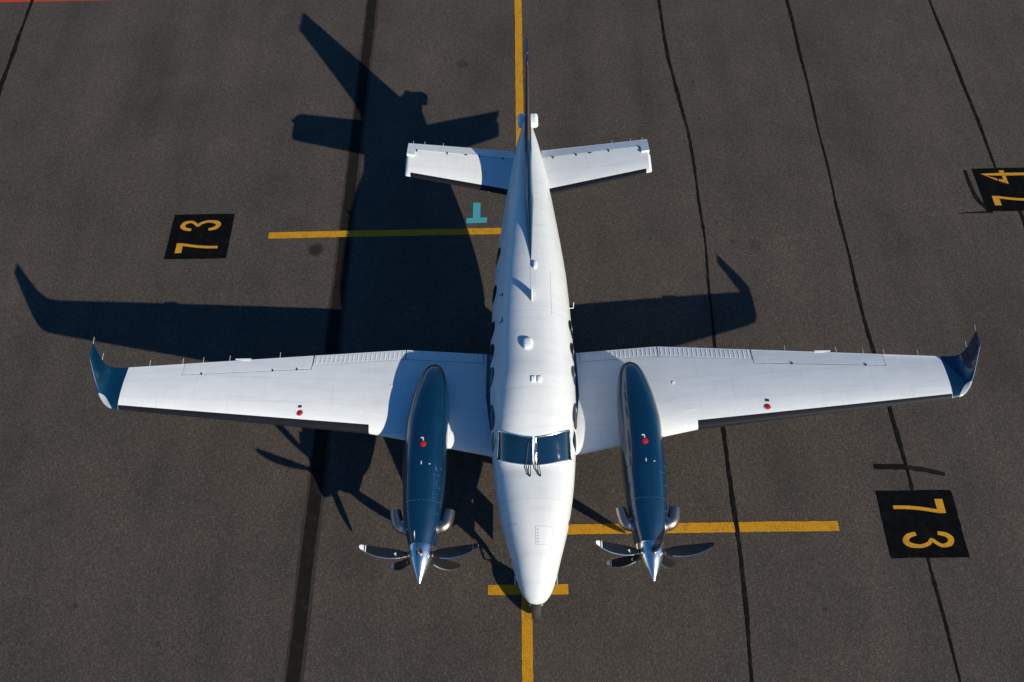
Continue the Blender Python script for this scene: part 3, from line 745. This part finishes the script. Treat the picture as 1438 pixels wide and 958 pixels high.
# nose gear
ng = MB().tube([(0, .62, 1.05), (0, .48, .64)], .05, 14).tube([(0, .485, .66), (0, .40, .50)], .035, 12)
for s_ in (-1, 1): ng.tube([(0, .40, .50), (s_ * .085, .39, .50), (s_ * .105, .36, .44), (s_ * .105, .26, .265)], .022, 10)
ng.tube([(-.125, .26, .265), (.125, .26, .265)], .022, 10)
ng.tube([(0, .46, .74), (0, .24, .66), (0, .38, .54)], .018, 8)
ng.tube([(0, 1.25, 1.0), (0, .54, .80)], .022, 8)
go = ng.build('nose_gear_leg', 'steel', plane)
wheel(0, .26, .265, .265, .165, go)
for s_ in (-1, 1): MB().box((s_ * .20, .95, .82), (.015, .70, .30), .006, Matrix.Rotation(s_ * .15, 3, 'Y')).build('gear_door', 'navy', go)

# ------------------------------------------------------------------ tailplane
def make_stab(side):
    le = lin([0, .46, 2.60], [8.34, 8.44, 8.76]); te = lin([0, 2.60], [9.76, 9.74]); zz = lambda q: 1.99 + .135 * (q - .3)
    T = Surf(le, te, zz, lambda q: math.radians(-1.0), lambda q: .10, 0.0, side); ch = lambda q: te(q) - le(q)
    he = lambda q: 1 - (.34 - .03 * q) / ch(q)
    mb = T.piece(.05, 2.43, 0, lambda q: he(q) - .008, 8); T.piece(2.43, 2.56, 0, .52, 2, mb=mb)
    # rounded tip cap
    stab = mb.build('horizontal_stabilizer', 'wingwhite', plane, angle=40)
    cap = MB(); rr = []
    for k, (dq, sc_) in enumerate(((0, 1), (.03, .85), (.05, .5), (.058, .12))):
        us = [.52 * (1 - math.cos(math.pi * .5 * j / 10)) for j in range(11)]; q = []
        zmid = T.pt(2.56, .3, True)[2] - foil(.3, .10) * ch(2.56)
        for up, seq in ((True, list(reversed(us))), (False, us[1:])):
            for x in seq:
                p = T.pt(2.56, x, up); q.append((p[0] + side * dq, p[1] + (0 if k < 2 else (.25 - x) * .05 * k), zmid + (p[2] - zmid) * sc_))
        rr.append(q)
    cap.rings(rr).build('tip_cap', 'trimwhite', stab, angle=60)
    # elevator, drooped
    dr = math.radians(13)
    def droop(m_):
        out = []
        for p in m_.v:
            q = abs(p[0]); yh = le(q) + he(q) * ch(q); zh = T.pt(q, he(q), True)[2] - .03
            dy, dz = p[1] - yh, p[2] - zh
            out.append((p[0], yh + dy * math.cos(dr) + dz * math.sin(dr), zh - dy * math.sin(dr) + dz * math.cos(dr)))
        m_.v = out; return m_
    em = T.piece(.30, 2.43, he, 1, 8); T.piece(2.432, 2.60, .535, 1, 2, mb=em)
    el = droop(em).build('elevator', 'wingwhite', stab, angle=40)
    for q in (.55, 1.05, 1.75, 2.40):
        p = T.pt(q, he(q) - .01, True, .0); MB().box((p[0], p[1], p[2] - .005), (.028, .07, .025), .004).build('hinge', 'gunmetal', stab)
    p = Vector(T.pt(1.35, .74, True, .0)); MB().box(p, (.07, .03, .012), .005).build('fitting', 'gunmetal', stab)
    rr = []
    for i in range(13):
        q = .42 + (2.50 - .42) * i / 12; us = [.085 * (k / 12) ** 2 for k in range(13)]
        rr.append([T.pt(q, x, True, .005) for x in reversed(us)] + [T.pt(q, x, False, .005) for x in us[1:]] + [T.pt(q, .085, False, -.004), T.pt(q, .085, True, -.004)])
    MB().rings(rr).build('deice_boot', 'rubber', stab, angle=50)
    for q in (2.50, 2.25, 1.85):
        p = Vector(T.pt(q, 1.0, True)); p = Vector((p.x, p.y - .01, p.z - .07)); MB().tube([p, p + Vector((0, .09, -.005))], .0035, 6).build('static_wick', 'trimwhite', stab)
for s_ in (-1, 1): make_stab(s_)

# ------------------------------------------------------------------ fin and rudder
fin_le = pchip([1.9, 2.45, 2.75, 3.0, 3.62, 4.31], [8.3, 8.45, 8.62, 8.85, 9.42, 10.02])
fin_te = lin([1.9, 2.17, 2.25, 3.04, 4.31], [10.72, 10.70, 10.27, 10.49, 10.80])
def fs(z, uu, sg, off=0.0, tc=.085):
    l, t_ = fin_le(z), fin_te(z); c = t_ - l
    return (sg * (foil(uu, tc) * c + off), l + uu * c - (off if uu <= 0 else 0), z)
FH = .62
def fin_piece(z0, z1, u0, u1, nz=14, off=0.0):
    rr = []
    for i in range(nz + 1):
        z = z0 + (z1 - z0) * i / nz; us = [u0 + (u1 - u0) * (1 - math.cos(math.pi * .5 * k / 14)) for k in range(15)]
        rr.append([fs(z, x, 1, off) for x in reversed(us)] + [fs(z, x, -1, off) for x in (us[1:] if u0 <= 0 else us)])
    return MB().rings(rr)
fin = fin_piece(2.05, 4.25, 0, FH).build('vertical_fin', 'blue', plane, angle=45)
fin_piece(2.0, 4.25, FH + .008, 1, 50).build('rudder', 'blue', fin, angle=45)
# tip cap
rr = []
for z, k in ((4.251, 1.02), (4.28, .95), (4.305, .7), (4.315, .3)):
    us = [(1 - math.cos(math.pi * .5 * j / 14)) for j in range(15)]
    rr.append([(fs(4.25, x, 1)[0] * k, fs(4.25, x, 1)[1], z) for x in reversed(us)] + [(-fs(4.25, x, 1)[0] * k, fs(4.25, x, 1)[1], z) for x in us[1:]])
MB().rings(rr).build('fin_tip', 'blue', fin, angle=60)
rr = []
for i in range(15):
    z = 2.95 + (4.20 - 2.95) * i / 14; us = [.08 * (k / 10) ** 2 for k in range(11)]
    rr.append([fs(z, x, 1, .005) for x in reversed(us)] + [fs(z, x, -1, .005) for x in us[1:]] + [fs(z, .08, -1, -.004), fs(z, .08, 1, -.004)])
MB().rings(rr).build('deice_boot', 'finboot', fin, angle=50)
bm_ = MB().tube([(0, 10.14, 4.29), (0, 10.14, 4.325), (0, 10.14, 4.335), (0, 10.14, 4.34)], [.018, .018, .014, .005], 14); bm_.build('beacon', 'red', fin)
# dorsal fillet
d_top = pchip([6.12, 6.6, 7.4, 8.2, 8.7, 9.0], [2.755, 2.775, 2.80, 2.85, 2.97, 3.15])
rr = []
for y in np.linspace(6.12, 9.0, 40):
    y = float(y); zt = d_top(y); zb = f_top(y) - .03; hw_ = .012 + .060 * min(1, (y - 6.12) / 1.6); q = []
    for k in range(13):
        a = math.pi * k / 12; c_ = math.cos(a); h_ = math.sin(a) ** .6
        q.append((hw_ * (c_ * (1 + .35 * (1 - h_))), y, zb + (zt - zb) * h_))
    rr.append(q)
MB().rings(rr).build('dorsal_fillet', 'blue', fin, angle=60)
